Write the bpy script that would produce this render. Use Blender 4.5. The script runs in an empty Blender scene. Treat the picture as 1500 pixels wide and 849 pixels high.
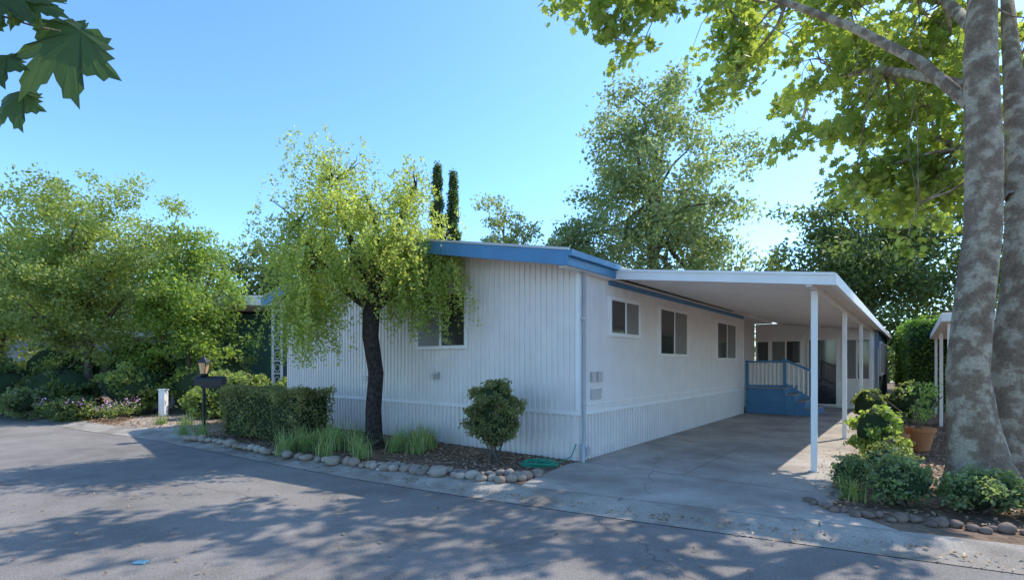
import bpy, math, numpy as np
from mathutils import Vector, Euler
scene=bpy.context.scene
R=np.random.default_rng
# ------------------------------------------------------------ materials
def mat_new(name):
    m=bpy.data.materials.new(name); m.use_nodes=True
    return m,m.node_tree.nodes,m.node_tree.links,m.node_tree.nodes['Principled BSDF']
def noise_mat(name,c1,c2,scale=5,rough=.8,bump=.0,bscale=40,detail=6,c3=None,scale2=.6,f3=.5,spec=.3,sharp=.12,grain=0):
    m,N,L,B=mat_new(name)
    tc=N.new('ShaderNodeTexCoord'); n=N.new('ShaderNodeTexNoise'); n.inputs['Scale'].default_value=scale; n.inputs['Detail'].default_value=detail
    L.new(tc.outputs['Object'],n.inputs['Vector'])
    r=N.new('ShaderNodeValToRGB'); r.color_ramp.elements[0].color=(*c1,1); r.color_ramp.elements[1].color=(*c2,1)
    r.color_ramp.elements[0].position=.32; r.color_ramp.elements[1].position=.68
    L.new(n.outputs['Fac'],r.inputs['Fac']); out=r.outputs['Color']
    if c3 is not None:
        n2=N.new('ShaderNodeTexNoise'); n2.inputs['Scale'].default_value=scale2; n2.inputs['Detail'].default_value=7
        L.new(tc.outputs['Object'],n2.inputs['Vector'])
        r2=N.new('ShaderNodeValToRGB'); r2.color_ramp.elements[0].position=.54-sharp; r2.color_ramp.elements[1].position=.54+sharp
        r2.color_ramp.elements[0].color=(0,0,0,1); r2.color_ramp.elements[1].color=(f3,f3,f3,1)
        L.new(n2.outputs['Fac'],r2.inputs['Fac'])
        mx=N.new('ShaderNodeMix'); mx.data_type='RGBA'
        L.new(r2.outputs['Color'],mx.inputs['Factor']); L.new(out,mx.inputs['A']); mx.inputs['B'].default_value=(*c3,1); out=mx.outputs['Result']
    if grain:
        n3=N.new('ShaderNodeTexNoise'); n3.inputs['Scale'].default_value=grain; n3.inputs['Detail'].default_value=3
        L.new(tc.outputs['Object'],n3.inputs['Vector'])
        r3=N.new('ShaderNodeValToRGB'); r3.color_ramp.elements[0].position=.35; r3.color_ramp.elements[1].position=.65
        r3.color_ramp.elements[0].color=(.70,.70,.70,1); r3.color_ramp.elements[1].color=(1.0,1.0,1.0,1)
        L.new(n3.outputs['Fac'],r3.inputs['Fac'])
        m3=N.new('ShaderNodeMix'); m3.data_type='RGBA'; m3.blend_type='MULTIPLY'; m3.inputs['Factor'].default_value=1
        L.new(out,m3.inputs['A']); L.new(r3.outputs['Color'],m3.inputs['B']); out=m3.outputs['Result']
    L.new(out,B.inputs['Base Color']); B.inputs['Roughness'].default_value=rough; B.inputs['Specular IOR Level'].default_value=spec
    if bump:
        nb=N.new('ShaderNodeTexNoise'); nb.inputs['Scale'].default_value=bscale; nb.inputs['Detail'].default_value=4
        L.new(tc.outputs['Object'],nb.inputs['Vector'])
        b=N.new('ShaderNodeBump'); b.inputs['Strength'].default_value=bump; b.inputs['Distance'].default_value=.02
        L.new(nb.outputs['Fac'],b.inputs['Height']); L.new(b.outputs['Normal'],B.inputs['Normal'])
    return m
def leaf_mat(name,trans=.45,tint=(1.2,1.2,.6),gain=1.6):
    m,N,L,B=mat_new(name)
    a=N.new('ShaderNodeAttribute'); a.attribute_name='Col'
    L.new(a.outputs['Color'],B.inputs['Base Color']); B.inputs['Roughness'].default_value=.5; B.inputs['Specular IOR Level'].default_value=.35
    t=N.new('ShaderNodeBsdfTranslucent'); mu=N.new('ShaderNodeMix'); mu.data_type='RGBA'; mu.blend_type='MULTIPLY'; mu.inputs['Factor'].default_value=1
    mu.clamp_result=False
    L.new(a.outputs['Color'],mu.inputs['A']); mu.inputs['B'].default_value=(*[x*gain for x in tint],1)
    L.new(mu.outputs['Result'],t.inputs['Color'])
    mx=N.new('ShaderNodeMixShader'); mx.inputs[0].default_value=trans
    L.new(B.outputs[0],mx.inputs[1]); L.new(t.outputs[0],mx.inputs[2]); L.new(mx.outputs[0],N['Material Output'].inputs['Surface'])
    return m
def plain(name,c,rough=.6,metal=0,spec=.4,var=.86):
    m,N,L,B=mat_new(name)
    tc=N.new('ShaderNodeTexCoord'); n=N.new('ShaderNodeTexNoise'); n.inputs['Scale'].default_value=2.5; n.inputs['Detail'].default_value=8
    L.new(tc.outputs['Object'],n.inputs['Vector'])
    r=N.new('ShaderNodeValToRGB'); r.color_ramp.elements[0].position=.3; r.color_ramp.elements[1].position=.7
    r.color_ramp.elements[0].color=(*[x*var for x in c],1); r.color_ramp.elements[1].color=(*[min(1,x*1.03) for x in c],1)
    L.new(n.outputs['Fac'],r.inputs['Fac']); L.new(r.outputs['Color'],B.inputs['Base Color'])
    B.inputs['Roughness'].default_value=rough; B.inputs['Metallic'].default_value=metal; B.inputs['Specular IOR Level'].default_value=spec
    return m
M={}
M['asphalt']=noise_mat('asphalt',(.22,.19,.165),(.30,.262,.23),2.5,.9,.6,120,c3=(.39,.34,.295),scale2=.45,f3=.75,grain=80)
M['concrete']=noise_mat('concrete',(.48,.415,.34),(.60,.525,.44),3,.9,.35,90,c3=(.31,.26,.215),scale2=.8,f3=.8,grain=70)
M['gutter']=noise_mat('gutter_concrete',(.42,.36,.295),(.55,.475,.39),4,.9,.35,90,c3=(.25,.205,.16),scale2=1.3,f3=.85,grain=60)
M['soil']=noise_mat('soil_mulch',(.11,.07,.045),(.25,.165,.11),14,1,.8,40,c3=(.31,.21,.135),scale2=1.0,f3=.6)
M['siding']=plain('painted_siding',(.84,.745,.68),.5,var=.94)
M['white']=plain('white_paint',(.91,.84,.78),.45,var=.94)
M['blue']=plain('blue_paint',(.085,.24,.42),.45)
M['roof']=noise_mat('roof_shingle',(.36,.34,.31),(.52,.48,.44),20,.9,.4,60)
M['glass']=plain('window_glass',(.055,.053,.05),.06,0,.8)
M['screen']=plain('window_screen',(.22,.20,.185),.35)
M['grey']=plain('grey_metal',(.54,.51,.49),.4,.2)
M['treadgrey']=plain('tread_grey',(.36,.34,.32),.7)
M['black']=plain('black_metal',(.014,.014,.015),.4)
M['green']=plain('green_house_paint',(.07,.17,.14),.6)
M['bluegrey']=plain('bluegrey_paint',(.22,.26,.31),.6)
M['bark']=noise_mat('dark_bark',(.018,.013,.011),(.07,.052,.042),16,.95,1.0,25)
M['bark2']=noise_mat('brown_bark',(.10,.075,.055),(.2,.155,.12),12,.95,1.0,25)
M['plane']=noise_mat('plane_bark',(.22,.145,.095),(.38,.28,.19),6,.9,1.0,30,detail=10,c3=(.54,.44,.31),scale2=6,f3=.8,sharp=.055,grain=40)
M['rock']=noise_mat('river_rock',(.22,.18,.145),(.48,.40,.32),3.5,.8,.3,30,c3=(.34,.21,.14),scale2=2,f3=.7)
M['crack']=plain('crack_dark',(.16,.14,.12),1)
M['hose']=plain('hose_green',(.02,.28,.17),.35)
M['terra']=plain('terracotta',(.58,.22,.08),.8)
M['leaf']=leaf_mat('leaf')
M['leafy']=leaf_mat('leaf_bright',.55,(1.2,1.2,.6),1.75)
M['litter']=leaf_mat('dry_leaf',.1,(1,1,1))
m,N,L,B=mat_new('amber_glass'); B.inputs['Base Color'].default_value=(.85,.50,.24,1); B.inputs['Roughness'].default_value=.15; M['amber']=m
# ------------------------------------------------------------ helpers
def link(o,parent=None):
    scene.collection.objects.link(o)
    if parent: o.parent=parent
    return o
def empty(name,loc=(0,0,0),rz=0):
    e=bpy.data.objects.new(name,None); e.location=loc; e.rotation_euler=(0,0,rz); e.empty_display_size=.3
    return link(e)
def mesh(name,V,F,mat,parent=None,smooth=False,off=(0,0,0)):
    me=bpy.data.meshes.new(name); o_=np.array(off)
    me.from_pydata([tuple(np.array(v)-o_) for v in V],[],F); me.update()
    if smooth: me.polygons.foreach_set('use_smooth',[True]*len(me.polygons))
    me.materials.append(mat); return link(bpy.data.objects.new(name,me),parent)
def boxes(name,bl,mat,parent=None,bevel=0):
    V=[];F=[]
    for a,b in bl:
        x0,x1=sorted((a[0],b[0]));y0,y1=sorted((a[1],b[1]));z0,z1=sorted((a[2],b[2])); i=len(V)
        V+=[(x0,y0,z0),(x1,y0,z0),(x1,y1,z0),(x0,y1,z0),(x0,y0,z1),(x1,y0,z1),(x1,y1,z1),(x0,y1,z1)]
        F+=[(i,i+3,i+2,i+1),(i+4,i+5,i+6,i+7),(i,i+1,i+5,i+4),(i+1,i+2,i+6,i+5),(i+2,i+3,i+7,i+6),(i+3,i,i+4,i+7)]
    o=mesh(name,V,F,mat,parent)
    if bevel:
        md=o.modifiers.new('b','BEVEL'); md.width=bevel; md.segments=2
    return o
def sheet(name,pts,z,mat,parent=None):
    return mesh(name,[(p[0],p[1],z) for p in pts],[list(range(len(pts)))],mat,parent)
def tube(V,F,pts,rad,s=10,wob=0):
    pts=[Vector(p) for p in pts]; base=len(V); n=len(pts); up=None
    for i,p in enumerate(pts):
        t=(pts[min(i+1,n-1)]-pts[max(i-1,0)]).normalized()
        if up is None: up=t.orthogonal().normalized()
        a=(up-t*up.dot(t)).normalized(); up=a; b=t.cross(a)
        for k in range(s):
            an=2*math.pi*k/s; q=1+wob*(math.sin(3*an+i*.7)+.6*math.sin(5*an-i*1.3)); V.append(tuple(p+(a*math.cos(an)+b*math.sin(an))*rad[i]*q))
    for i in range(n-1):
        for k in range(s):
            k2=(k+1)%s; F.append((base+i*s+k,base+i*s+k2,base+(i+1)*s+k2,base+(i+1)*s+k))
    F.append(tuple(base+(n-1)*s+k for k in range(s)))
def bent(p0,p1,rng,w=.08,n=6,sag=0):
    p0=np.array(p0,float);p1=np.array(p1,float);d=np.linalg.norm(p1-p0); out=[]
    o=rng.normal(0,1,3)*w*d; o2=rng.normal(0,1,3)*w*d*.5
    for i in range(n+1):
        t=i/n; out.append(tuple(p0+(p1-p0)*t+o*math.sin(math.pi*t)+o2*math.sin(2*math.pi*t)+np.array([0,0,sag*math.sin(math.pi*t)])))
    return out
SH={'rh':np.array([(0,-.5,0),(.27,-.05,.06),(0,.5,0),(-.27,-.05,.06)]),
    'thin':np.array([(0,-.5,0),(.16,0,.03),(0,.5,0),(-.16,0,.03)]),
    'pl':np.array([(0,-.3,0),(.22,-.42,.02),(.3,-.15,.03),(.55,-.05,-.05),(.33,.12,.03),(.38,.38,-.05),(.14,.28,.02),(0,.6,-.06),(-.14,.28,.02),(-.38,.38,-.05),(-.33,.12,.03),(-.55,-.05,-.05),(-.3,-.15,.03),(-.22,-.42,.02)]),
    'oval':np.array([(0,-.5,0),(.25,-.2,.03),(.25,.18,.03),(0,.5,0),(-.25,.18,.03),(-.25,-.2,.03)])}
def leaves(name,P,size,shape,dark,light,tone,mat,rng,parent=None,upb=.5,off=(0,0,0)):
    P=np.asarray(P,float)-np.array(off); n=len(P); S=SH[shape]; K=len(S)
    nr=rng.normal(size=(n,3)); nr[:,2]+=upb; nr/=np.linalg.norm(nr,axis=1)[:,None]
    t=rng.normal(size=(n,3)); t-=nr*(t*nr).sum(1)[:,None]; t/=np.linalg.norm(t,axis=1)[:,None]; b=np.cross(nr,t)
    s=(size*rng.uniform(.65,1.3,n))[:,None,None]
    V=P[:,None,:]+s*(S[None,:,0:1]*t[:,None,:]+S[None,:,1:2]*b[:,None,:]+S[None,:,2:3]*nr[:,None,:])
    me=bpy.data.meshes.new(name); me.vertices.add(n*K); me.vertices.foreach_set('co',V.reshape(-1).astype(np.float32))
    me.loops.add(n*K); me.loops.foreach_set('vertex_index',np.arange(n*K,dtype=np.int32))
    me.polygons.add(n); me.polygons.foreach_set('loop_start',np.arange(0,n*K,K,dtype=np.int32))
    me.update(calc_edges=True)
    tone=np.clip(tone,0,1)[:,None]; C=np.array(dark)*(1-tone)+np.array(light)*tone
    C=np.concatenate([C,np.ones((n,1))],1).repeat(K,0)
    ca=me.color_attributes.new('Col','FLOAT_COLOR','POINT'); ca.data.foreach_set('color',C.reshape(-1).astype(np.float32))
    me.materials.append(mat); return link(bpy.data.objects.new(name,me),parent)
def clump_pts(rng,c,r,n,sq=.75):
    d=rng.normal(size=(n,3)); d/=np.linalg.norm(d,axis=1)[:,None]
    rr=r*rng.uniform(0,1,n)**.5*(1+rng.normal(0,.18,n)); return np.array(c)+d*rr[:,None]*np.array([1,1,sq])
def crown_centers(rng,ctr,rad,n,pw=.45):
    d=rng.normal(size=(n,3)); d/=np.linalg.norm(d,axis=1)[:,None]
    lob=1+.16*np.sin(d[:,0]*5+ctr[0])*np.cos(d[:,2]*4+ctr[1])+.1*np.sin(d[:,1]*7+d[:,2]*6)
    return np.array(ctr)+d*(rng.uniform(0,1,n)**pw*lob)[:,None]*np.array(rad)
def fol(name,rng,cens,cr,per,size,shape,dark,light,mat,parent,off,sq=.7,upb=.5,jit=.35):
    P=[];T=[]
    for c in cens:
        r=cr*rng.uniform(.6,1.35); k=max(8,int(per*(r/cr)**2)); P.append(clump_pts(rng,c,r,k,sq)); T.append(rng.uniform(.1,.9)*(1-jit)+jit*rng.uniform(0,1,k))
    return leaves(name,np.concatenate(P),size,shape,dark,light,np.concatenate(T),mat,rng,parent,upb,off)
def tree(name,base,ctr,rad,seed,ncl,cr,per,size,dark,light,tr=.2,bark='bark2',mat='leaf',shape='rh',nl=14,pw=.45,extra=None):
    rng=R(seed); e=empty(name,base); V=[];F=[]
    c=np.array(ctr); b=np.array(base,float); top=c.copy(); top[2]+=rad[2]*.55
    tp=bent(b,top,rng,.02,9); tube(V,F,tp,[tr*1.3]+[tr*(1-.09*i) for i in range(1,10)],10)
    cens=crown_centers(rng,c,rad,ncl,pw)
    if extra is not None: cens=np.concatenate([cens,np.array(extra)])
    for i in range(nl):
        q=cens[rng.integers(len(cens))]; k=rng.integers(3,8); pp=bent(tp[k],q,rng,.07,5); tube(V,F,pp,[tr*.45*(1-.16*j) for j in range(6)],6)
    mesh('trunk',V,F,M[bark],e,True,base)
    fol('crown',rng,cens,cr,per,size,shape,dark,light,M[mat],e,base)
    return e
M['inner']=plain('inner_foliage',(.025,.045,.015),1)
def shrub(name,base,rad,seed,n,size,dark,light,shape='oval',core=True,cr=None,mat='leaf',zoff=.0,stems=True):
    rng=R(seed); e=empty(name,base); c=(base[0],base[1],base[2]+rad[2]+zoff); b=np.array(base)
    ncl=max(14,int(n/70)); cr=cr or min(rad)*.32
    cens=crown_centers(rng,c,np.array(rad)*.85,ncl,.3); cens[:,2]=np.maximum(cens[:,2],base[2]+.05)
    fol('foliage',rng,cens,cr,n/ncl,size,shape,dark,light,M[mat],e,base)
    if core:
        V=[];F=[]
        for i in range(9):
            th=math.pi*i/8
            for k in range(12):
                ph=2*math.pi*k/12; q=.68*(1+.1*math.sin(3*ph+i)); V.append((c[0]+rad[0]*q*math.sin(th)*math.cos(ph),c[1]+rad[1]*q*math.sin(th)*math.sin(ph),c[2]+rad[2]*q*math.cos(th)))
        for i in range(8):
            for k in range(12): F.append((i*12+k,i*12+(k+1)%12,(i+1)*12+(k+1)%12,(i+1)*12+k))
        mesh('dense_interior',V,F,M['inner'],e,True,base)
    if stems:
        V=[];F=[]
        for i in range(6):
            q=cens[rng.integers(len(cens))]; tube(V,F,bent(b+rng.normal(0,.05,3)*[1,1,0],q,rng,.05,4),[.02,.018,.014,.01,.006],5)
        mesh('stems',V,F,M['bark2'],e,True,base)
    return e
# ------------------------------------------------------------ ground, road, gutter, driveways
sheet('ground',[(-900,-900),(900,-900),(900,900),(-900,900)],-.09,M['soil'])
outer=[(40,-13.5),(12,.15),(8,2.05),(4.0,4.05),(3.18,4.45),(.39,5.85),(-2.44,7.42),(-5.8,9.75),(-8.6,11.6),(-11.2,12.9),(-17.4,17.4),(-45,36)]
def smooth_line(p,it=2):
    for _ in range(it):
        q=[p[0]]
        for a,b in zip(p[:-1],p[1:]): q+=[(a[0]*.75+b[0]*.25,a[1]*.75+b[1]*.25),(a[0]*.25+b[0]*.75,a[1]*.25+b[1]*.75)]
        q.append(p[-1]); p=q
    return p
outer=smooth_line(outer)
sheet('road',outer+[(-80,36),(-80,-60),(40,-60)],-.07,M['asphalt'])
def offs(l,d):
    o=[]
    for i,p in enumerate(l):
        a=Vector(l[max(i-1,0)]);b=Vector(l[min(i+1,len(l)-1)]); t=(b-a).normalized(); n=Vector((t.y,-t.x)); o.append((p[0]+n.x*d,p[1]+n.y*d))
    return o
prof=[(0,-.064),(.22,-.06),(.40,-.012),(.62,.0)]
V=[];F=[]
for d,z in prof:
    V+=[(x,y,z) for x,y in offs(outer,d)]
n=len(outer)
for j in range(3):
    for i in range(n-1): F.append((j*n+i,(j+1)*n+i,(j+1)*n+i+1,j*n+i+1))
mesh('gutter_kerb',V,F,M['gutter'],None,True)
inner=offs(outer,.6)
sheet('planting_soil',inner+[(-45,90),(60,90),(60,-13)],-.006,M['soil'])
A=(1.09,8.33); d=np.array((.6183,.7859)); e_=np.array((-.7859,.6183)); RZ=math.atan2(d[1],d[0])
def W(u,v): return (A[0]+u*d[0]+v*e_[0],A[1]+u*d[1]+v*e_[1])
def nearin(x):
    for a,b in zip(inner[:-1],inner[1:]):
        if b[0]<=x<=a[0]:
            t=(x-a[0])/(b[0]-a[0]); return (x,a[1]+t*(b[1]-a[1]))
din=[p for p in inner if .12<p[0]<3.7]
drive=[nearin(3.7)]+din+[nearin(.12),(.25,7.0),(.85,8.05),W(0,-.02),W(11,-.02),W(11,.6),W(14.3,.6),W(14.3,-3.35),W(6,-3.35),W(1,-3.7),(3.55,5.7)]
sheet('driveway',drive,.002,M['concrete'])
sheet('driveway',[(-6.9,nearin(-6.9)[1]),(-7.9,12.6),(-8.6,17),(-12,19),(-11.2,15.5),(-10.2,nearin(-10.2)[1])]+[p for p in reversed(inner) if -10.2<p[0]<-6.9],.001,M['concrete'])
rng=R(5)
V=[];F=[]
def strip(pts,w,z):
    for a,b in zip(pts[:-1],pts[1:]):
        a=Vector(a);b=Vector(b); t=(b-a); 
        if t.length<1e-4: continue
        t.normalize(); nn=Vector((-t.y,t.x))*w/2; i=len(V)
        V.extend([(*(a+nn),z),(*(a-nn),z),(*(b-nn),z),(*(b+nn),z)]); F.append((i,i+1,i+2,i+3))
for u in (.0,3.2,6.4,9.6): strip([W(u,-.05),W(u,-3.3)],.012,.006)
strip([W(.0,-1.7),W(14,-1.7)],.010,.0065)
def crack(p,q,w,z,n=26,j=.05):
    p=np.array(p);q=np.array(q); pts=[]; o=np.zeros(2)
    for i in range(n+1):
        o=o*.8+rng.normal(0,j,2); pts.append(tuple(p+(q-p)*i/n+o))
    strip(pts,w,z)
crack((1.2,7.6),(3.3,6.2),.006,.007); crack((2.0,9.0),(4.6,8.2),.006,.0075); crack((1.6,6.2),(2.5,9.0),.006,.008)
mesh('driveway_joints',V,F,M['crack'])
V=[];F=[]
for x in (3.1,1.3,-.6,-2.6,-4.6,-6.6): 
    a=nearin(x); nn=Vector((-.5,-.87)); strip([(a[0],a[1]),(a[0]+nn.x*.16,a[1]+nn.y*.16)],.014,.003)
mesh('kerb_joints',V,F,M['crack'])
V=[];F=[]; crack((1.6,3.3),(.9,5.4),.006,-.0655,40,.03); crack((-1.5,3.4),(.6,4.4),.005,-.065,40,.03); crack((-6,8),(-3,6.2),.005,-.0645,40,.03)
mesh('road_hairline_cracks',V,F,plain('fine_crack',(.14,.125,.11),.9))
# ------------------------------------------------------------ manufactured home
Hm=empty('manufactured_home',(*A,0),RZ)
Wd=9.2; ridge=4.6; sl=.19
def under(v): return 3.28+sl*(v+.15 if v<ridge else (Wd+.15-v))-.07
def corr(name,axis,base,a0,a1,zb,zt,sp,dep,mat,parent,flat=.55,gap=.12):
    prof=[];x=a0
    while x<a1-1e-6:
        w=min(sp,a1-x)
        prof+=[(x,0),(x+w*flat,0),(x+w*(flat+gap),dep),(x+w*(1-gap),dep)]; x+=sp
    prof.append((a1,0)); V=[];F=[]
    for a,o in prof:
        p=(base-o,a) if axis=='f' else (a,base-o)
        V.append((p[0],p[1],zb)); V.append((p[0],p[1],zt(a) if callable(zt) else zt))
    for i in range(len(prof)-1): F.append((2*i,2*i+2,2*i+3,2*i+1))
    return mesh(name,V,F,mat,parent)
boxes('wall_core',[((.05,.05,.0),(10.06,9.15,3.1)),((10.06,.6,.0),(14.28,9.15,3.1))],M['siding'],Hm)
boxes('entry_ceiling',[((10.07,.0,3.101),(14.4,.62,3.25))],M['white'],Hm)
corr('front_siding','f',0,0,Wd,.80,under,.115,.024,M['siding'],Hm,.5,.06)
corr('front_skirt','f',.01,0,Wd,0,.745,.115,.032,M['siding'],Hm,.4,.08)
corr('side_siding','r',.006,0,10.1,.80,3.12,.406,.014,M['siding'],Hm,.04,.02)
corr('side_skirt','r',.01,0,10.1,0,.745,.115,.032,M['siding'],Hm,.4,.08)
boxes('skirt_band',[((-.035,-.035,.742),(.0,9.2,.80)),((.001,-.035,.742),(10.1,.0,.80)),((.001,-.018,.90),(10.1,-.002,.925))],M['white'],Hm,.004)
V=[];F=[]
uo,ub=-.62,14.5
for v0,z0,v1,z1 in [(-.18,3.28-.0057,ridge,3.28+sl*(ridge+.15)),(ridge,3.28+sl*(ridge+.15),Wd+.18,3.274)]:
    i=len(V)
    V+=[(uo,v0,z0),(ub,v0,z0),(ub,v1,z1),(uo,v1,z1),(uo,v0,z0+.04),(ub,v0,z0+.04),(ub,v1,z1+.04),(uo,v1,z1+.04)]
    F+=[(i,i+3,i+2,i+1),(i+4,i+5,i+6,i+7),(i,i+1,i+5,i+4),(i+1,i+2,i+6,i+5),(i+2,i+3,i+7,i+6),(i+3,i,i+4,i+7)]
mesh('roof',V,F,M['roof'],Hm)
V=[];F=[]
def slope_board(u0,u1,top,hgt,va=-.16,vb=Wd+.16):
    vs=[va,ridge,vb]
    for k in range(2):
        i=len(V); v0,v1=vs[k],vs[k+1]
        z0=3.28+sl*(v0+.15 if k==0 else ridge+.15); z1=3.28+sl*(ridge+.15 if k==0 else Wd+.15-v1)
        for v,z in ((v0,z0),(v1,z1)):
            for u in (u0,u1):
                V.append((u,v,z+top-hgt)); V.append((u,v,z+top))
        a=i; F.extend([(a,a+1,a+5,a+4),(a+2,a+6,a+7,a+3),(a+1,a+3,a+7,a+5),(a,a+4,a+6,a+2),(a,a+2,a+3,a+1),(a+4,a+5,a+7,a+6)])
slope_board(-.655,-.622,.02,.23)
mesh('front_fascia',V,F,M['blue'],Hm); V=[];F=[]
slope_board(-.67,-.60,.062,.04,-.2,Wd+.2)
mesh('drip_edge',V,F,M['grey'],Hm); V=[];F=[]
slope_board(-.62,-.01,-.075,.015,-.14,Wd+.14)
mesh('soffit',V,F,M['white'],Hm)
boxes('side_fascia',[((-.655,-.20,3.07),(1.0,-.162,3.29))],M['blue'],Hm)
boxes('eave_gutter',[((-.66,-.27,3.20),(1.0,-.202,3.30))],M['blue'],Hm,.01)
boxes('side_soffit',[((-.6,-.16,3.06),(1.0,-.002,3.075))],M['white'],Hm)
boxes('blue_trim',[((1.0,-.03,2.98),(10.1,-.008,3.07))],M['blue'],Hm)
boxes('corner_trim',[((-.034,-.03,.80),(-.025,.05,3.08)),((-.017,-.03,.80),(.06,-.009,3.05)),((10.04,-.025,0),(10.12,.0,3.0))],M['white'],Hm)
V=[];F=[]
tube(V,F,[(.05,-.07,.05),(.05,-.07,3.02),(-.05,-.14,3.12),(-.1,-.2,3.16)],[.030]*4,8); tube(V,F,[(-.02,-.09,0),(-.02,-.09,.3)],[.03]*2,8)
mesh('downspout',V,F,plain('downspout_paint',(.50,.50,.52),.5),Hm,True)
boxes('meter_panels',[((.35,-.05,1.28),(.50,-.01,1.45)),((.56,-.05,1.28),(.72,-.01,1.45)),((.36,-.03,.98),(.72,-.01,1.16)),((.0,-.10,.9),(.10,-.03,.93)),((.0,-.10,2.3),(.10,-.03,2.33)),((.05,-.12,.08),(.15,-.03,.22))],M['grey'],Hm,.006)
boxes('wall_spigot',[((-.12,3.29,1.34),(-.06,3.33,1.37)),((-.14,3.28,1.27),(-.11,3.34,1.38)),((-.06,3.24,1.28),(-.026,3.40,1.42)),((-.05,5.6,1.2),(-.026,5.75,1.3))],M['grey'],Hm,.006)
def window(face,base,a0,a1,z0,z1,parent,split=True,fw=.07):
    def bx(x0,x1,q0,q1,o0,o1):
        if face=='f': return ((base-o1,x0,q0),(base-o0,x1,q1))
        return ((x0,base-o1,q0),(x1,base-o0,q1))
    fr=[bx(a0-fw,a1+fw,z1,z1+fw,.0,.06),bx(a0-fw,a1+fw,z0-fw,z0,.0,.06),bx(a0-fw,a0,z0,z1,.0,.058),bx(a1,a1+fw,z0,z1,.0,.058)]
    mid=(a0+a1)/2
    if split: fr.append(bx(mid-.03,mid+.03,z0,z1,.041,.052))
    boxes('window_frame',fr,M['white'],parent,.004)
    boxes('window_glass',[bx(a0,mid,z0,z1,.018,.034)],M['glass'],parent)
    boxes('window_screen',[bx(mid,a1,z0,z1,.018,.040)],M['screen'] if split else M['glass'],parent)
window('f',0,2.52,3.84,1.94,2.95,Hm)
window('r',0,1.05,2.2,2.14,2.72,Hm)
window('r',0,3.3,4.9,1.80,2.74,Hm)
window('r',0,7.3,9.1,1.74,2.70,Hm)
def cz(v): return 3.20+(v+.1)*.125
sl_=[]
v=-3.2
while v<.5:
    v2=min(v+.2,.58); sl_.append(((14.3,v,0),(22,v2-.0005,min(cz(v)-.088,3.09)))); v+=.2
boxes('addition_walls',sl_,M['white'],Hm)
boxes('addition_side',[((14.34,-3.3,0),(22,-3.205,2.7))],M['bluegrey'],Hm)
window('f',14.3,-.95,-.02,1.6,2.4,Hm); window('f',14.3,-3.05,-2.36,1.05,2.4,Hm)
window('f',14.3,-2.09,-1.25,.12,2.42,Hm,False); window('f',14.3,.12,.5,1.6,2.4,Hm,False)
window('r',-3.3,15.2,16.6,1.2,2.3,Hm); window('r',-3.3,18,19.6,1.2,2.3,Hm)
boxes('wall_light',[((14.15,.02,2.55),(14.27,.12,2.75)),((14.15,-1.12,2.5),(14.27,-1.04,2.62))],M['white'],Hm,.01)
boxes('entry_door',[((10.9,.55,.82),(11.8,.598,2.85))],M['white'],Hm)
# ------------------------------------------------------------ carport
Cp=empty('carport',(*A,0),RZ)
V=[];F=[]
def sslab(u0,u1,v0,v1,t0,t1):
    i=len(V)
    V.extend([(u0,v0,cz(v0)+t0),(u1,v0,cz(v0)+t0),(u1,v1,cz(v1)+t0),(u0,v1,cz(v1)+t0),(u0,v0,cz(v0)+t1),(u1,v0,cz(v0)+t1),(u1,v1,cz(v1)+t1),(u0,v1,cz(v1)+t1)])
    F.extend([(i,i+3,i+2,i+1),(i+4,i+5,i+6,i+7),(i,i+1,i+5,i+4),(i+1,i+2,i+6,i+5),(i+2,i+3,i+7,i+6),(i+3,i,i+4,i+7)])
sslab(.98,22.3,-3.40,-.06,-.05,.0)
x=1.2
while x<22: sslab(x,x+.035,-3.38,-.12,-.085,-.0505); x+=.2
mesh('roof_pan',V,F,M['white'],Cp); V=[];F=[]
sslab(.92,.979,-3.44,-.06,-.13,.03); sslab(.90,.919,-3.45,-.06,.0,.04)
mesh('front_beam',V,F,M['white'],Cp)
boxes('edge_beam',[((.95,-3.46,cz(-3.4)-.13),(22.3,-3.402,cz(-3.4)+.03)),((.98,-3.17,cz(-3.1)-.16),(14.28,-3.09,cz(-3.1)-.088))],M['white'],Cp,.004)
boxes('posts',[((u-.04,-3.17,0),(u+.04,-3.09,cz(-3.1)-.162)) for u in (1.46,5.6,9.8,13.9)],M['white'],Cp,.006)
boxes('post_brackets',[((u-.07,-3.2,0.002),(u+.07,-3.06,.012)) for u in (1.46,5.6,9.8,13.9)],M['grey'],Cp)
# ------------------------------------------------------------ porch
Pp=empty('porch_steps',(*A,0),RZ)
boxes('deck',[((10.32,-1.15,0),(12.6,-.03,.80)),((10.33,-1.42,0),(12.2,-1.152,.60)),((10.34,-1.69,0),(12.2,-1.422,.40)),((10.35,-1.96,0),(12.2,-1.692,.20))],M['blue'],Pp,.005)
boxes('treads',[((10.28,-1.19,.801),(12.62,-.03,.835)),((10.29,-1.45,.601),(12.2,-1.152,.63)),((10.3,-1.72,.401),(12.2,-1.422,.43)),((10.3,-1.99,.201),(12.2,-1.692,.23))],M['treadgrey'],Pp,.004)
boxes('lattice_boards',[((10.29,-1.15,.38),(10.318,-.03,.42)),((10.29,-1.15,.02),(10.318,-.03,.10))],M['blue'],Pp)
boxes('rail_posts',[((10.28,-.11,.836),(10.36,-.03,1.68)),((10.28,-1.19,.836),(10.36,-1.11,1.74)),((10.24,-1.99,0),(10.298,-1.91,1.32))],M['blue'],Pp,.006)
boxes('balusters',[((10.30,-.2-.115*i,.90),(10.34,-.165-.115*i,1.60)) for i in range(8)],M['white'],Pp)
V=[];F=[]
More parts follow.
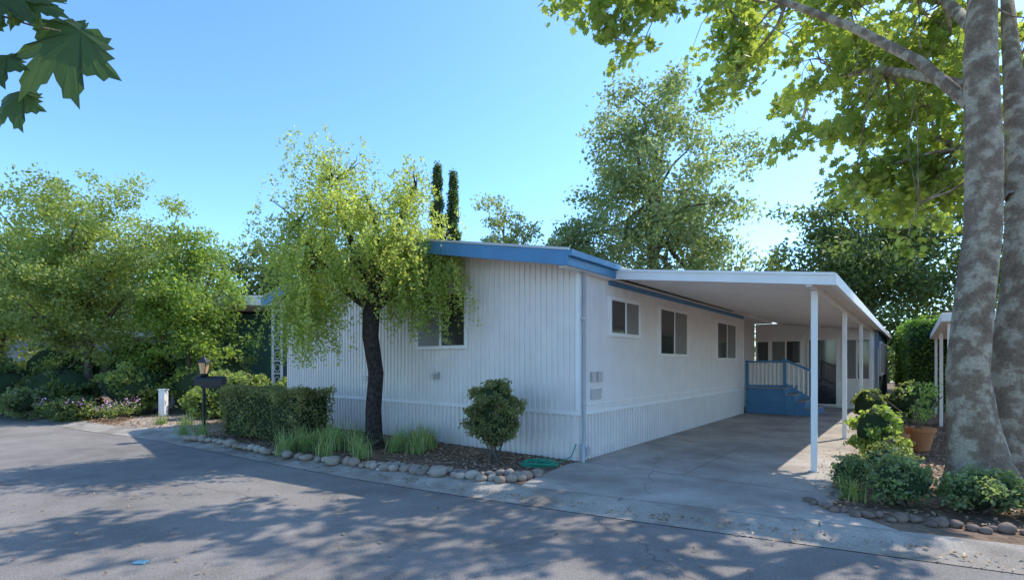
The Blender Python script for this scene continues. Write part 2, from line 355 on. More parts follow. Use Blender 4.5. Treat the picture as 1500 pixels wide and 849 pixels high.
def rbox(a,b,w,h):
    a=np.array(a,float);b=np.array(b,float); i=len(V)
    for p in (a,b):
        for s in ((-w,-h),(w,-h),(w,h),(-w,h)): V.append((p[0]+s[0],p[1],p[2]+s[1]))
    F.extend([(i,i+3,i+2,i+1),(i+4,i+5,i+6,i+7)]+[(i+k,i+(k+1)%4,i+4+(k+1)%4,i+4+k) for k in range(4)])
rbox((10.32,-.03,1.64),(10.32,-1.2,1.64),.045,.03); rbox((10.32,-.11,.88),(10.32,-1.11,.88),.02,.03)
rbox((10.27,-1.16,1.68),(10.27,-2.02,1.30),.04,.035); rbox((10.27,-1.19,.95),(10.27,-1.9,.5),.02,.04)
mesh('rails',V,F,M['blue'],Pp); V=[];F=[]
for i in range(5):
    v=-1.28-.13*i; zt=1.66+(v+1.16)*.44; zb=.95+(v+1.19)*.63; V_=len(V)
    for z in (zb,zt): V+=[(10.255,v-.018,z),(10.285,v-.018,z),(10.285,v+.018,z),(10.255,v+.018,z)]
    F+=[(V_+k,V_+(k+1)%4,V_+4+(k+1)%4,V_+4+k) for k in range(4)]
mesh('stair_balusters',V,F,M['white'],Pp)
# ------------------------------------------------------------ neighbour structures
Nh=empty('neighbour_house',(-10,20,0),.1)
boxes('walls',[((-3,0,0),(3.2,8,3.5))],M['green'],Nh)
boxes('roof_fascia',[((-3.5,-2.2,3.6),(3.8,8.5,3.95))],M['white'],Nh,.02)
pl=[]
for x in (-2.5,1.25,3.3):
    pl+=[((x,-1.9,0),(x+.07,-1.83,3.6)),((x+.3,-1.9,0),(x+.37,-1.83,3.6))]+[((x+.07,-1.88,.3+.45*k),(x+.3,-1.85,.34+.45*k)) for k in range(8)]
boxes('porch_posts',pl,M['white'],Nh)
V=[];F=[]
for k in range(7):
    c=(1.435,-1.865,.52+.45*k); tube(V,F,[(c[0]+.09*math.cos(a),c[1],c[2]+.13*math.sin(a)) for a in np.linspace(0,2*math.pi,14)],[.012]*14,5)
mesh('scrollwork',V,F,M['white'],Nh)
Nh2=empty('neighbour_house',(-24,25,0),.3)
boxes('walls',[((-6,0,0),(6,8,2.9))],M['bluegrey'],Nh2)
boxes('roof',[((-6.5,-.6,2.9),(6.5,8.6,3.2))],M['grey'],Nh2,.03)
boxes('windows',[((-3,-.03,1),(-1,-.002,2.2)),((2,-.03,1),(4,-.002,2.2))],M['glass'],Nh2)
Nc=empty('neighbour_carport',(8.25,9.7,0),math.radians(51.8))
boxes('posts',[((0,0,0),(.06,-.06,2.35)),((4,0,0),(4.07,-.07,2.35)),((8,0,0),(8.07,-.07,2.35)),((0,-4,0),(.07,-4.07,2.35)),((4,-4,0),(4.07,-4.07,2.35))],M['white'],Nc)
boxes('roof',[((-.4,-4.4,2.36),(10,.1,2.52))],M['white'],Nc,.01)
# ------------------------------------------------------------ lamp post with mailbox
Lp=empty('lamp_post_mailbox',(-6.8,11.3,0),.0)
V=[];F=[]
tube(V,F,[(0,0,0),(0,0,.12),(0,0,.125),(0,0,1.3)],[.07,.06,.038,.035],12)
tube(V,F,[(0,0,1.3),(0,0,1.33),(0,0,1.36)],[.04,.09,.09],8)
tube(V,F,[(0,0,1.60),(0,0,1.61),(0,0,1.68),(0,0,1.72),(0,0,1.76)],[.13,.15,.07,.03,.012],8)
for k in range(4):
    a=k*math.pi/2+.78; tube(V,F,[(.085*math.cos(a),.085*math.sin(a),1.36),(.125*math.cos(a),.125*math.sin(a),1.60)],[.008]*2,5)
mesh('post_and_lantern_frame',V,F,M['black'],Lp,False)
V=[];F=[]; tube(V,F,[(0,0,1.362),(0,0,1.598)],[.075,.11],8); mesh('lantern_glass',V,F,M['amber'],Lp)
V=[];F=[]
prof=[(-.1,0)]+[(-.1*math.cos(a),.12+.09*math.sin(a)) for a in np.linspace(0,math.pi,9)]+[(.1,0)]
k=len(prof)
for x in (-.16,.45): V+=[(x,p[0],1.10+p[1]) for p in prof]
for i in range(k): F.append((i,(i+1)%k,k+(i+1)%k,k+i))
F+=[tuple(range(k))[::-1],tuple(range(k,2*k))]
mesh('mailbox',V,F,M['black'],Lp); boxes('mailbox_bracket',[((-.05,-.04,1.04),(.35,.04,1.098))],M['black'],Lp)
boxes('marker_post',[((-10.5,15.2,0),(-10.32,15.38,.78)),((-10.52,15.18,.78),(-10.30,15.40,.82))],M['white'],None,.01)
boxes('road_marker',[((-3.15,4.24,-.069),(-3.05,4.31,-.055))],plain('blue_reflector',(.2,.4,.5),.2),None,.01)
boxes('utility_cover',[((-2.05,7.72,-.02),(-1.8,7.82,.008))],M['white'],None,.01)
# ------------------------------------------------------------ rocks
import bmesh
def rocks(name,line,seed,smin,smax,mat):
    rng=R(seed); V=[];F=[]
    bm=bmesh.new(); bmesh.ops.create_icosphere(bm,subdivisions=2,radius=1); bv=np.array([v.co[:] for v in bm.verts]); bf=[[v.index for v in f.verts] for f in bm.faces]; bm.free()
    s=0
    for a,b in zip(line[:-1],line[1:]):
        a=np.array(a);b=np.array(b);Ln=np.linalg.norm(b-a); t=(b-a)/Ln; x=s
        while x<Ln:
            sz=rng.uniform(smin,smax)*(1 if rng.random()>.15 else 1.35); sc=np.array([sz*rng.uniform(.8,1.3),sz*rng.uniform(.7,1),sz*rng.uniform(.5,.8)])
            an=rng.uniform(0,6.28); c_,s_=math.cos(an),math.sin(an)
            v=bv*(1+.10*np.sin(bv[:,[1,2,0]]*3+rng.uniform(0,6,3)))*sc; v=np.stack([v[:,0]*c_-v[:,1]*s_,v[:,0]*s_+v[:,1]*c_,v[:,2]],1)
            p=a+t*x+np.array([-t[1],t[0]])*rng.normal(0,.04)
            v+=np.array([p[0],p[1],sc[2]*.55]); i=len(V); V+=v.tolist(); F+=[[q+i for q in f] for f in bf]
            x+=sz*1.7
        s=x-Ln
    return mesh(name,V,F,mat,None,True)
bedline=[(-7.0,10.9),(-6.0,10.35),(-5.1,9.62),(-4.3,9.1),(-3.5,8.62),(-2.75,8.15),(-2,7.75),(-1.3,7.4),(-.7,7.12),(-.1,6.88),(.15,7.0),(.45,7.45)]
rocks('rock_border',bedline,3,.055,.105,M['rock'])
rocks('rock_border',[(.1,7.15),(-.6,7.35),(-1.3,7.65),(-2.2,8.05)],4,.05,.09,M['rock'])
rocks('rock_border',[(3.45,5.9),(3.5,5.45),(3.9,5.22),(4.6,4.85),(5.6,4.35),(6.6,3.9),(8,3.2)],7,.045,.075,noise_mat('dark_rock',(.14,.10,.075),(.31,.21,.16),6,.9,.3,30))
# ------------------------------------------------------------ litter and mulch
rng=R(11)
def in_poly(P,poly):
    x,y=P[:,0],P[:,1]; c=np.zeros(len(P),bool); j=len(poly)-1
    for i in range(len(poly)):
        xi,yi=poly[i];xj,yj=poly[j]
        c^=((yi>y)!=(yj>y))&(x<(xj-xi)*(y-yi)/(yj-yi+1e-12)+xi); j=i
    return c
bedL=bedline[:-1]+[(.45,7.45),(1.0,8.3),W(0,9.2),(-7.0,12.0)]
P=np.stack([rng.uniform(-7.2,1.1,16000),rng.uniform(6.8,14,16000),rng.uniform(.002,.03,16000)],1); P=P[in_poly(P,bedL)]
bedR=[(3.5,5.5),(8,3.3),(14,6),(14,16),W(12,-3.4),W(6,-3.4),(3.8,6.2)]
Q=np.stack([rng.uniform(3.4,14,30000),rng.uniform(3.2,16,30000),rng.uniform(.002,.03,30000)],1); Q=Q[in_poly(Q,bedR)]
bedN=[(-8.8,12.4),(-7.6,12.6),(-8,15),(-18,19),(-19,18.6),(-11.5,13.8),(-10.4,13.1)]
Z=np.stack([rng.uniform(-19,-7,16000),rng.uniform(12,19,16000),rng.uniform(.002,.03,16000)],1); Z=Z[in_poly(Z,bedN)]
PQ=np.concatenate([P,Q,Z]); leaves('bark_mulch',PQ,.065,'rh',(.12,.06,.03),(.60,.37,.22),rng.uniform(0,1,len(PQ)),M['litter'],rng,None,4)
xs=rng.uniform(-7,7,900); pts=[]
for x in xs:
    q=nearin(x)
    if q: pts.append((q[0]+rng.normal(0,.12)-.18,q[1]-.35+rng.normal(0,.14),-.03))
for _ in range(260):
    x=rng.uniform(-6,4); y=rng.uniform(3.4,7)
    if y<nearin(x)[1]-.75: pts.append((x,y,-.055))
pts+=[(*W(rng.uniform(0,12),-rng.uniform(.1,3.3)),.012) for _ in range(140)]+[(*W(rng.uniform(0,14),-3.3+rng.normal(0,.15)),.015) for _ in range(350)]
pts=np.array(pts)
leaves('fallen_leaves',pts,.045,'rh',(.17,.09,.04),(.5,.33,.17),rng.uniform(0,1,len(pts)),M['litter'],rng,None,4)
# ------------------------------------------------------------ small yellow-green tree (weeping)
def weeping_tree():
    rng=R(21); base=(-2.6,9.7,0); e=empty('mayten_tree',base); V=[];F=[]
    tube(V,F,[(-2.6,9.7,-.02),(-2.61,9.7,.15),(-2.63,9.7,.7),(-2.58,9.7,1.4),(-2.68,9.68,2.1),(-2.66,9.7,2.75)],[.22,.165,.145,.14,.15,.16],14,.05)
    limbs=[[(-2.66,9.7,2.6),(-2.8,9.7,3.1),(-2.95,9.72,3.6),(-3.25,9.8,4.4),(-3.4,9.8,5.1)],
           [(-2.66,9.7,2.6),(-2.5,9.7,3.2),(-2.38,9.65,3.7),(-2.05,9.6,4.4),(-1.8,9.6,4.9)],
           [(-2.66,9.7,2.7),(-2.68,9.8,3.3),(-2.62,9.9,4.0),(-2.7,9.9,4.5),(-2.8,9.9,4.8)],
           [(-2.7,9.7,2.65),(-3.1,9.6,2.95),(-3.6,9.5,3.5),(-4.0,9.5,4.2)],
           [(-2.6,9.7,2.65),(-2.2,9.8,3.0),(-1.7,9.9,3.3),(-1.3,9.9,3.9)]]
    for l in limbs: tube(V,F,l,[.10-.018*i for i in range(len(l))],8)
    nodes=np.array([p for l in limbs for p in l[2:]])
    tops=[]
    for _ in range(215):
        dd=rng.normal(size=3); dd/=np.linalg.norm(dd); q=np.array([-2.9,9.75,3.8])+dd*np.array([1.5,1.3,1.2])*rng.uniform(.25,1)**.5
        if q[2]>4.5 and -2.8<q[0]<-2.15: q[2]-=.6
        tops.append(q)
    tops+=[np.array([-3.45+rng.normal(0,.30),9.8+rng.normal(0,.3),5.15+rng.normal(0,.34)]) for _ in range(30)]
    tops+=[np.array([-1.98+rng.normal(0,.25),9.7+rng.normal(0,.3),4.8+rng.normal(0,.24)]) for _ in range(20)]
    tops+=[np.array([-4.3+rng.normal(0,.16),9.7+rng.normal(0,.3),4.1+rng.normal(0,.4)]) for _ in range(12)]
    tops+=[np.array([-4.0+rng.normal(0,.18),9.6+rng.normal(0,.3),2.9+rng.normal(0,.3)]) for _ in range(15)]
    tops+=[np.array([-1.3+rng.normal(0,.13),9.7+rng.normal(0,.3),3.6+rng.normal(0,.35)]) for _ in range(14)]
    P=[];T=[]
    for q in tops:
        nr=nodes[np.argmin(((nodes-q)**2).sum(1))]; 
        if rng.random()<.5: tube(V,F,bent(nr,q,rng,.08,4),[.020,.015,.011,.007,.004],5)
        tn=rng.uniform(.1,.95)
        for s in range(rng.integers(5,9)):
            ox=rng.normal(0,.14,3); Ln=rng.uniform(.25,.75)+(.5 if (q[2]<3.6 and abs(q[0]+2.75)>.55) else 0); 
            if q[2]<3.0 and abs(q[0]+2.65)<.6: Ln*=.35
            k=int(Ln*54); tt=rng.uniform(0,1,k)
            pt=q+ox+np.stack([ox[0]*1.2*tt,ox[1]*1.2*tt,.12*np.sin(tt*2)-Ln*tt**1.2],1)+rng.normal(0,.032,(k,3))
            P.append(pt); T.append(tn*.6+.4*rng.uniform(0,1,k))
    mesh('trunk',V,F,M['bark'],e,True,base)
    P=np.concatenate(P); ok=P[:,2]>1.5; P=P[ok]; T=np.concatenate(T)[ok]
    leaves('crown',P,.06,'rh',(.16,.205,.055),(.49,.52,.18),T,M['leafy'],rng,e,.2,base)
weeping_tree()
# ------------------------------------------------------------ plane tree (right)
def plane_tree():
    rng=R(8); base=(5.6,6.15,0); e=empty('plane_tree',base); V=[];F=[]
    tube(V,F,[(5.66,6.15,-.05),(5.64,6.15,.12),(5.60,6.15,.4),(5.53,6.15,.9),(5.48,6.15,1.5),(5.56,6.15,2.3),(5.66,6.15,3.2),(5.66,6.15,4.2),(5.66,6.2,5.3),(5.8,6.3,6.5),(6.0,6.6,8),(6.1,6.8,9.5)],[.50,.40,.30,.24,.205,.19,.18,.175,.16,.13,.1,.05],20,.035)
    t2=[(6.05,6.35,-.05),(6.08,6.35,.3),(6.14,6.35,.8),(6.22,6.36,1.6),(6.34,6.4,2.6),(6.46,6.5,3.6),(6.6,6.7,4.8),(7.0,7.2,6.2),(7.3,7.6,7.6)]
    tube(V,F,t2,[.38,.31,.26,.22,.165,.14,.12,.09,.05],18,.035)
    limbs=[[(5.66,6.18,4.6),(5.4,6.8,5.6),(5.0,7.6,6.6),(4.5,8.4,7.5),(3.9,9.0,8.2),(3.0,9.0,8.3),(2.2,8.7,7.9),(1.5,8.5,7.5)],
           [(5.66,6.2,4.9),(5.9,7.2,5.6),(6.1,8.4,6.4),(6.3,9.6,7.0),(6.2,10.6,7.2),(6.4,11.4,6.8)],
           [(6.35,6.5,3.7),(6.5,7.2,4.3),(6.9,7.9,4.9),(7.4,8.9,5.5),(8.0,9.8,5.9)],
           [(5.7,6.25,5.6),(6.4,7.6,7.0),(7.1,9.0,8.0),(8.0,10.2,8.6)],
           [(5.75,6.3,6.0),(5.2,5.5,7.2),(4.4,4.8,8.0),(3.4,4.5,8.4)],
           [(6.45,6.55,4.1),(7.2,7.2,5.0),(8.0,7.9,5.8),(8.6,8.6,6.4)],
           [(5.8,6.4,6.6),(5.2,7.0,7.8),(4.2,7.5,8.6),(3.0,7.4,9.0)]]
    for l in limbs: tube(V,F,l,[.075*(1-.11*i) for i in range(len(l))],8)
    nodes=np.array([p for l in limbs for p in l[1:]])
    c=[(1.35,8.5,7.45),(1.75,8.6,7.05),(2.35,8.5,7.3),(2.1,8.4,7.7),(1.1,8.4,7.8),(2.6,8.6,7.5),
       (3.9,9,7.7),(3.95,9,7.15),(3.9,9.1,6.6),(4.7,9.4,7.8),(4.9,10.4,8.8),(3.8,9.6,8.3),(5.2,9.8,8.3),
       (5.7,9.8,7.4),(5.7,9.8,8.2),(6.6,10,7.8),(6.1,9.2,7.9),(7.4,10,8.2),(8,10,7.5),(8.5,10,8.2),(6.4,10,7.1),(7.3,10,6.8),(5.6,8.7,5.4),(5.2,9.0,5.45),
       (6.0,8.25,4.85),(6.6,8.2,5.7),(6.8,8.25,5.2),(7.05,8.25,4.5),(5.6,8.4,4.45),(6.5,8.6,4.35),(7.7,9.6,7.0),(7.2,8.8,5.8),(7.0,8.8,7.4),(5.6,8.2,7.3),(6.3,7.9,7.0),(7.1,8.2,6.6),
       (6.6,8.6,5.9),(7.9,10,6.3),(6.2,8.4,5.6),(6.9,8.5,4.75),(6.6,8.8,6.9),(6.75,8,4.1),(6.2,7.8,4.0),(5.9,8.6,6.2),
       (7.9,8,6.8),(8.1,8.2,5.9),(8.5,8.5,5.1),(8.9,8.8,6.3),(7.2,7.0,6.3),(7.6,7.3,5.2),(7.8,7.4,4.3),
       (4.5,6,8.3),(5.5,7,8.7),(6.5,6,8.2),(7.5,7,8.5),(5.5,4,7.9),(3.5,4.5,8.1),(5,8.6,9.4),(6.2,8.4,9.6),(7.2,9.2,9.5),(4.4,9.2,9.6)]
    cens=[]
    for q in c:
        q=np.array(q)
        nr=nodes[np.argmin(((nodes-q)**2).sum(1))]; tube(V,F,bent(nr,q,rng,.1,5),[.03,.026,.02,.014,.010,.006],6)
        big=.48 if q[1]>8.9 and q[0]>4.2 else .34
        for _ in range(6):
            s=q+rng.normal(0,big,3)*[1,1,.8]
            if s[1]<7.9 and s[2]<1.6+.71*s[1] and s[0]<s[1]*.9: s[2]=1.75+.71*s[1]+.3
            cens.append(s); tube(V,F,bent(q,s,rng,.1,3),[.009,.007,.005,.003],4)
    mesh('trunk',V,F,M['plane'],e,True,base)
    fol('crown',rng,cens,.34,38,.14,'pl',(.10,.15,.035),(.36,.40,.11),M['leafy'],e,base,.75,.6)
plane_tree()
def near_tree():
    rng=R(31); base=(-4.6,1.2,-.05); e=empty('plane_tree',base); V=[];F=[]
    tube(V,F,[(-4.6,1.2,-.1),(-4.6,1.2,.3),(-4.55,1.2,2),(-4.4,1.3,4),(-4.2,1.3,6),(-4,1.3,7.5)],[.4,.3,.25,.22,.15,.06],12)
    tube(V,F,[(-4.4,1.3,3.9),(-3.6,1.4,3.9),(-2.8,1.55,3.5),(-2.1,1.65,3.02),(-1.75,1.7,2.85)],[.06,.045,.03,.010,.004],7)
    tube(V,F,[(-2.1,1.65,3.02),(-1.85,1.7,2.80),(-1.6,1.7,2.72),(-1.5,1.7,2.70)],[.006,.005,.003,.002],5)
    tube(V,F,[(-2.1,1.65,3.02),(-1.95,1.7,2.72),(-1.72,1.7,2.6)],[.006,.004,.003],5)
    mesh('trunk',V,F,M['plane'],e,True,base)
    cens=crown_centers(rng,(-4.6,.8,6.8),(2.2,2.2,1.6),60)
    fol('crown',rng,cens,.4,45,.16,'pl',(.05,.09,.015),(.16,.22,.03),M['leafy'],e,base)
    half=[(0,-.30),(.07,-.40),(.15,-.37),(.20,-.42),(.25,-.33),(.33,-.34),(.33,-.24),(.44,-.25),(.44,-.15),(.56,-.14),(.66,-.10),(.56,-.04),(.55,.03),(.45,.03),(.40,.10),(.33,.11),(.38,.20),(.46,.22),(.46,.31),(.54,.42),(.42,.39),(.36,.44),(.30,.37),(.22,.34),(.15,.29),(.17,.42),(.13,.47),(.13,.57),(.06,.60),(0,.76)]
    out=half+[(-x,y) for x,y in half[-2:0:-1]]
    V=[];F=[];C=[]
    for c,s,rot,tilt,tw in [((-1.50,1.7,2.66),.31,2.75,1.3,.25),((-1.68,1.72,2.48),.19,2.4,1.1,-.3),((-1.66,1.66,2.82),.22,-1.0,1.2,.5),((-1.72,1.7,2.60),.19,2.6,1.0,-.2),((-1.68,1.75,2.86),.20,1.4,1.3,.2),((-1.60,1.7,2.80),.17,-1.9,1.2,0),((-1.75,1.68,2.74),.18,1.9,1.3,.1)]:
        m=Euler((tilt,tw,0)).to_matrix(); tn=rng.uniform(.8,1.3)
        def put(x,y):
            x2=x*math.cos(rot)-y*math.sin(rot); y2=x*math.sin(rot)+y*math.cos(rot)
            vein=.05*abs(math.sin(2.5*math.atan2(x,y+.3)))
            p=m@Vector((x2*s,y2*s,s*(-.35*(x*x+y*y)-vein))); V.append(tuple(Vector(c)+p-Vector(base))); C.extend([.05*tn,.085*tn,.03*tn,1])
        i=len(V); k=len(out); put(0,-.25)
        for x,y in out: put(x*.55,(y+.25)*.55-.25)
        for x,y in out: put(x,y)
        for j in range(k):
            j2=(j+1)%k; F.append((i,i+1+j,i+1+j2)); F.append((i+1+j,i+1+k+j,i+1+k+j2,i+1+j2))
    o=mesh('large_leaves',V,F,M['leaf'],e)
    ca=o.data.color_attributes.new('Col','FLOAT_COLOR','POINT'); ca.data.foreach_set('color',C)
near_tree()
# ------------------------------------------------------------ background trees
G1=((.11,.145,.065),(.35,.40,.20)); G2=((.05,.08,.03),(.20,.25,.09)); G3=((.12,.165,.05),(.40,.45,.15))
tree('shade_tree',(8.6,30,0),(8.6,30,10.6),(5.6,5,7.2),41,220,1.1,135,.26,*G1,tr=.35,nl=30,pw=.42,extra=[(2.6+.35*i,30,8.2+.25*i) for i in range(8)]+[(9+.1*i,30,17+.2*i) for i in range(8)])
tree('shade_tree',(-.4,27,0),(-.4,27,7.6),(1.7,1.6,3.1),42,55,.6,90,.2,*G1,tr=.15)
tree('shade_tree',(3.4,29,0),(3.6,29,6.5),(2.6,2,3.2),43,70,.7,100,.22,*G1,tr=.15)
tree('shade_tree',(20.5,29,0),(19.5,29,7.0),(5.5,4,4.8),44,190,1.0,150,.26,*G2,tr=.3)
tree('shade_tree',(27,30,0),(27,30,8.5),(5,4,6),45,130,1.1,130,.28,*G2,tr=.3)
tree('shade_tree',(-13.4,16.2,0),(-13.7,16.4,4.4),(3.3,2.4,3.3),46,270,.55,160,.12,*G3,tr=.14,nl=20)
tree('shade_tree',(-10.6,17.2,0),(-10.6,16.8,3.2),(1.75,1.4,2.8),47,140,.5,140,.13,(.10,.16,.04),(.33,.42,.10),tr=.12)
tree('shade_tree',(-18,18,0),(-18.5,18,4.0),(3,2.6,3.2),48,150,.7,130,.15,*G3,tr=.2)
tree('shade_tree',(-13,29,0),(-13,29,5.2),(5,2.6,3.2),49,120,.9,110,.24,*G2,tr=.2)
tree('shade_tree',(-24,30,0),(-24,30,5),(6,2.5,4),50,120,1.,110,.26,*G2,tr=.2)
def cypress(x,y,h,seed):
    rng=R(seed); e=empty('cypress_tree',(x,y,0)); V=[];F=[]; tube(V,F,[(0,0,0),(0,0,h*.93)],[.15,.02],8); mesh('trunk',V,F,M['bark2'],e)
    cens=[]
    for i in range(230):
        t=rng.uniform(0,1); r=.5*min(1,(1-t)*3.2)**.8*rng.uniform(.1,.9); a=rng.uniform(0,6.28); cens.append((r*math.cos(a),r*math.sin(a),.8+t*(h-.8)))
    fol('crown',rng,cens,.22,150,.13,'rh',(.04,.075,.03),(.12,.18,.06),M['leaf'],e,(0,0,0),1.8,.1)
cypress(-4.35,30,12.9,51); cypress(-3.5,30.4,12.7,52)
rng=R(60); cens=[]
for i in range(420):
    a=rng.uniform(-1.0,1.0); r_=rng.uniform(48,62); cens.append((math.sin(a)*r_*1.15,math.cos(a)*r_,rng.uniform(.5,4.8)+1.2*math.sin(a*9)))
fol('distant_trees',rng,cens,2.2,90,.6,'rh',*G2,M['leaf'],None,(0,0,0))
# ------------------------------------------------------------ shrubs, hedges, plants
def hedge(name,p0,p1,w,h,seed,n,size,dark,light):
    rng=R(seed); p0=np.array(p0,float);p1=np.array(p1,float); L_=np.linalg.norm(p1-p0); an=math.atan2(p1[1]-p0[1],p1[0]-p0[0]); e=empty(name,(*p0,0),an)
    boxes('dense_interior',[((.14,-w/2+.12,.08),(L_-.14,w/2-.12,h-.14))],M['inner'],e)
    P=rng.uniform(0,1,(n,3)); f=rng.integers(0,5,n); th=rng.uniform(0,.16,n)
    X=P[:,0]*L_;Y=(P[:,1]-.5)*w;Z=.08+P[:,2]*(h-.08)
    Z=np.where(f<=1,h-th,Z);Y=np.where(f==2,-w/2+th,Y);Y=np.where(f==3,w/2-th,Y);X=np.where(f==4,np.where(P[:,0]>.5,L_-th,th),X)
    Z=Z+.05*np.sin(X*3.1)+.03*np.sin(X*7+Y*5)+rng.normal(0,.025,n); Y=Y+.05*np.sin(X*4+Z*3)+rng.normal(0,.02,n)
    tone=.5+.3*np.sin(X*9+2*Z)*np.sin(Z*8+Y*6)+rng.normal(0,.25,n)
    leaves('foliage',np.stack([X,Y,np.maximum(Z,.03)],1),size,'oval',dark,light,tone,M['leaf'],rng,e,.6)
hedge('hedge',(-6.1,11.35),(-3.85,10.2),.9,1.04,70,15000,.048,(.10,.10,.04),(.38,.36,.16))
hedge('hedge',(16.5,19.5),(24,29),1.6,3.4,71,16000,.14,(.06,.11,.025),(.2,.3,.07))
hedge('hedge',(13.6,16.6),(18,23),1.3,3.0,72,12000,.1,(.06,.12,.025),(.2,.32,.07))
shrub('clipped_bush',(-.3,8.35,0),(.49,.46,.61),73,18000,.045,(.09,.10,.04),(.36,.36,.16),cr=.10,zoff=.20)
k=80
for (x,y,rx,rz,c) in [(-8.2,15.2,1.2,.7,2),(-7.0,14.6,.9,.5,2),(-9.8,16.2,1.2,.8,2),(-11.6,15.6,1.1,.85,2),(-13.6,15.4,1.3,.8,0),(-15.6,15.6,1.5,.9,0),(-17.8,16.8,1.5,.9,0),(-8.8,14.6,.55,.45,2),(-12.4,14.4,.8,.3,0),(-9.9,17.3,1.2,1.1,1),(-7.2,16.6,1.0,.6,2),(-20,19,2,1.2,0),(-12.5,17.5,1.5,1.3,1),(-15.5,17.8,1.6,1.3,2),(-14.2,14.9,.8,.5,1)]:
    cc=[G2,G1,G3][c]; shrub('shrub',(x,y,0),(rx,rx*.75,rz),k,3600,.10,*cc,shape='oval',cr=.22); k+=1
for (x,y,rx,rz,n,s,cc) in [(4.35,5.75,.42,.26,3400,.045,((.08,.12,.05),(.30,.36,.18))),(5.0,5.45,.5,.24,3600,.045,((.08,.12,.05),(.30,.36,.18))),(5.6,5.2,.4,.2,2500,.045,((.07,.11,.04),(.26,.32,.16))),(4.3,6.5,.3,.2,1500,.05,G1),
        (6.15,8.7,.40,.48,2000,.08,((.14,.22,.05),(.44,.52,.16))),(5.95,8.0,.30,.24,1200,.06,G3),(5.35,7.3,.4,.2,1500,.05,G1),(6.75,5.9,.3,.3,1200,.07,G3),(10.5,13.5,.8,.6,2500,.09,G1),(9.4,13.5,.5,.5,1800,.08,G3)]:
    shrub('shrub',(x,y,0),(rx,rx*.8,rz),k,n,s,*cc,cr=.12); k+=1
rng=R(90); P=np.concatenate([clump_pts(rng,c,.35,45,.5) for c in [(-11.0,13.9,.45),(-10.7,14.3,.5),(-12.0,14.1,.5),(-13.0,14.4,.5)]]); 
e=empty('flower_bed',(-11.3,14.2,0)); leaves('petals',P,.06,'oval',(.6,.25,.42),(.8,.5,.65),rng.uniform(0,1,len(P)),M['litter'],rng,e,.5,(-11.3,14.2,0))
P=np.concatenate([clump_pts(rng,c,.28,170,.8) for c in [(-11.1,14.0,.26),(-10.8,14.4,.3),(-12.1,14.2,.3),(-11,14.2,.3),(-11.7,14.2,.3),(-13,14.5,.3)]])
leaves('foliage',P,.08,'thin',G3[0],G3[1],rng.uniform(0,1,len(P)),M['leaf'],rng,e,.5,(-11.3,14.2,0))
def grass(name,cl,seed,n,Ln,w,dark,light):
    rng=R(seed); V=[];F=[];C=[]
    for c in cl:
        for _ in range(n):
            a=rng.uniform(0,6.28); l=Ln*rng.uniform(.6,1.1); b=np.array([c[0]+rng.normal(0,.07),c[1]+rng.normal(0,.07),0]); o=np.array([math.cos(a),math.sin(a),0]); sd=np.array([-o[1],o[0],0])*w; lean=rng.uniform(.15,.9); t_=rng.uniform(0,1); i=len(V); col=[dark[j]*(1-t_)+light[j]*t_ for j in range(3)]+[1]
            for k_ in range(5):
                t=k_/4; p=b+o*l*lean*t*t*.9+np.array([0,0,l*(t-.6*lean*t*t)]); ww=sd*(1-t*.85); V+=[tuple(p-ww),tuple(p+ww)]; C+=col*2
            F+=[(i+2*q,i+2*q+1,i+2*q+3,i+2*q+2) for q in range(4)]
    o=mesh(name,V,F,M['leaf']); ca=o.data.color_attributes.new('Col','FLOAT_COLOR','POINT'); ca.data.foreach_set('color',C)
rng=R(91)
cl=[(-3.5+rng.normal(0,.35),9.35+rng.normal(0,.3)) for _ in range(14)]+[(-1.95+rng.normal(0,.25),9.5+rng.normal(0,.25)) for _ in range(9)]+[(-4.0,8.95),(-3.2,8.75),(-2.5,8.5),(-6.6,10.9),(-3.0,9.9),(-2.9,9.3)]
grass('lily_turf',cl,92,70,.55,.009,(.14,.20,.07),(.48,.54,.28))
grass('grass_clumps',[(6.9,9.2),(7.2,9.6),(7.0,10.2),(-8.4,13.2),(-9.1,13.3),(-7.3,11.4),(4.0,6.0)],93,60,.4,.009,(.12,.18,.06),(.36,.42,.18))
Pt=empty('potted_plant',(7.4,9.3,0)); V=[];F=[]
tube(V,F,[(0,0,0),(0,0,.02),(0,0,.36),(0,0,.36),(0,0,.43),(0,0,.41)],[.14,.15,.22,.245,.25,.2],20); 
tube(V,F,[(-.5,-.1,0),(-.5,-.1,.26),(-.5,-.1,.26),(-.5,-.1,.33)],[.12,.17,.20,.20],18); mesh('pots',V,F,M['terra'],Pt,False)
rg=R(94); P=np.concatenate([clump_pts(rg,(rg.normal(0,.16),rg.normal(0,.16),.58+.6*rg.random()),.14,30) for _ in range(14)]+[clump_pts(rg,(-.5+rg.normal(0,.1),-.1,.42+.1*rg.random()),.1,40) for _ in range(5)])
leaves('foliage',P,.09,'thin',(.1,.18,.05),(.38,.5,.16),rg.uniform(0,1,len(P)),M['leaf'],rg,Pt)
V=[];F=[]
for i in range(6): tube(V,F,bent((0,0,.3),(rg.normal(0,.2),rg.normal(0,.2),rg.uniform(.7,1.1)),rg,.05,4),[.01]*5,5)
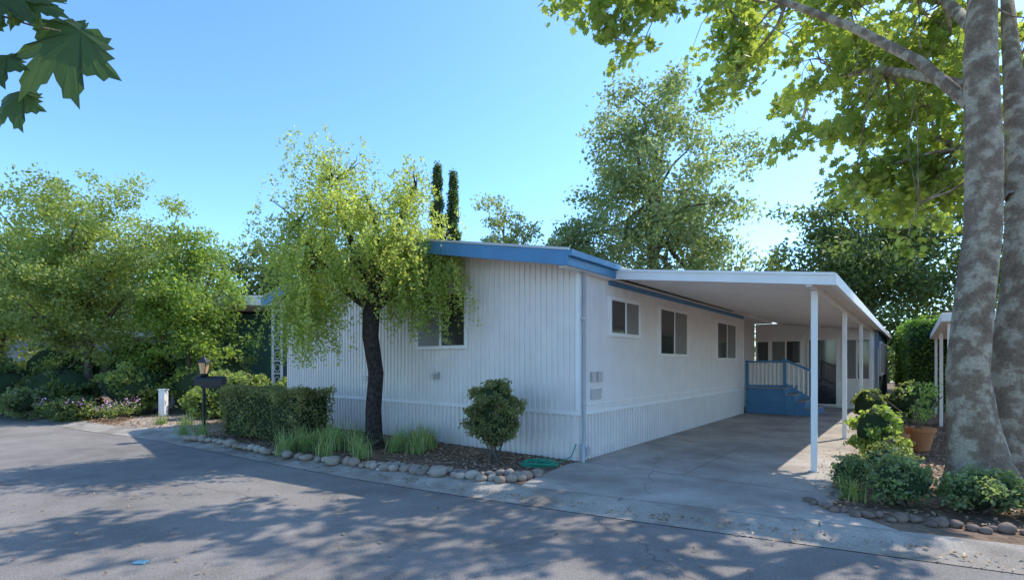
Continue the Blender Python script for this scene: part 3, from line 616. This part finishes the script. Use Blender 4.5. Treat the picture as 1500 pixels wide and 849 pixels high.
mesh('stems',V,F,M['bark2'],Pt)
V=[];F=[]; pts=[]
for i in range(90):
    a=i*.32; r=.17+.05*math.sin(i*.7)+.0008*i; pts.append((.42+r*1.2*math.cos(a),7.82+r*.6*math.sin(a),.03+.018*(i//20)))
pts+=[(.75,8.0,.05),(.95,8.2,.1),(1.03,8.22,.3)]
tube(V,F,pts,[.010]*len(pts),6); mesh('garden_hose',V,F,M['hose'],None,True)
# ------------------------------------------------------------ light, sky, camera
S=Vector((.715,.43,1.0)).normalized()
el=math.asin(S.z); az=math.atan2(S.x,S.y)
ld=bpy.data.lights.new('sun','SUN'); ld.energy=5.0; ld.angle=math.radians(.53); ld.color=(1,.95,.86)
lo=bpy.data.objects.new('sun',ld); lo.rotation_euler=S.to_track_quat('Z','Y').to_euler(); link(lo)
w=bpy.data.worlds.new('World'); scene.world=w; w.use_nodes=True; N=w.node_tree.nodes; L=w.node_tree.links
sk=N.new('ShaderNodeTexSky'); sk.sky_type='NISHITA'; sk.sun_disc=False; sk.sun_elevation=el; sk.sun_rotation=az
sk.air_density=1.0; sk.dust_density=.5; sk.ozone_density=1.0
ga=N.new('ShaderNodeGamma'); ga.inputs['Gamma'].default_value=1.15; L.new(sk.outputs['Color'],ga.inputs['Color'])
mu=N.new('ShaderNodeMix'); mu.data_type='RGBA'; mu.blend_type='MULTIPLY'; mu.inputs['Factor'].default_value=1; mu.clamp_result=False; mu.clamp_factor=False
mu.inputs['B'].default_value=(1.16,1.58,1.92,1)
L.new(ga.outputs['Color'],mu.inputs['A']); L.new(mu.outputs['Result'],N['Background'].inputs['Color']); N['Background'].inputs['Strength'].default_value=.15
cd=bpy.data.cameras.new('camera'); cd.lens=18; cd.sensor_width=36; cd.shift_y=.071; cd.clip_end=3000; cd.clip_start=.05
co=bpy.data.objects.new('camera',cd); co.location=(0,0,1.6); co.rotation_euler=(math.pi/2,0,0); link(co); scene.camera=co
scene.view_settings.view_transform='Standard'; scene.view_settings.look='None'; scene.view_settings.exposure=0
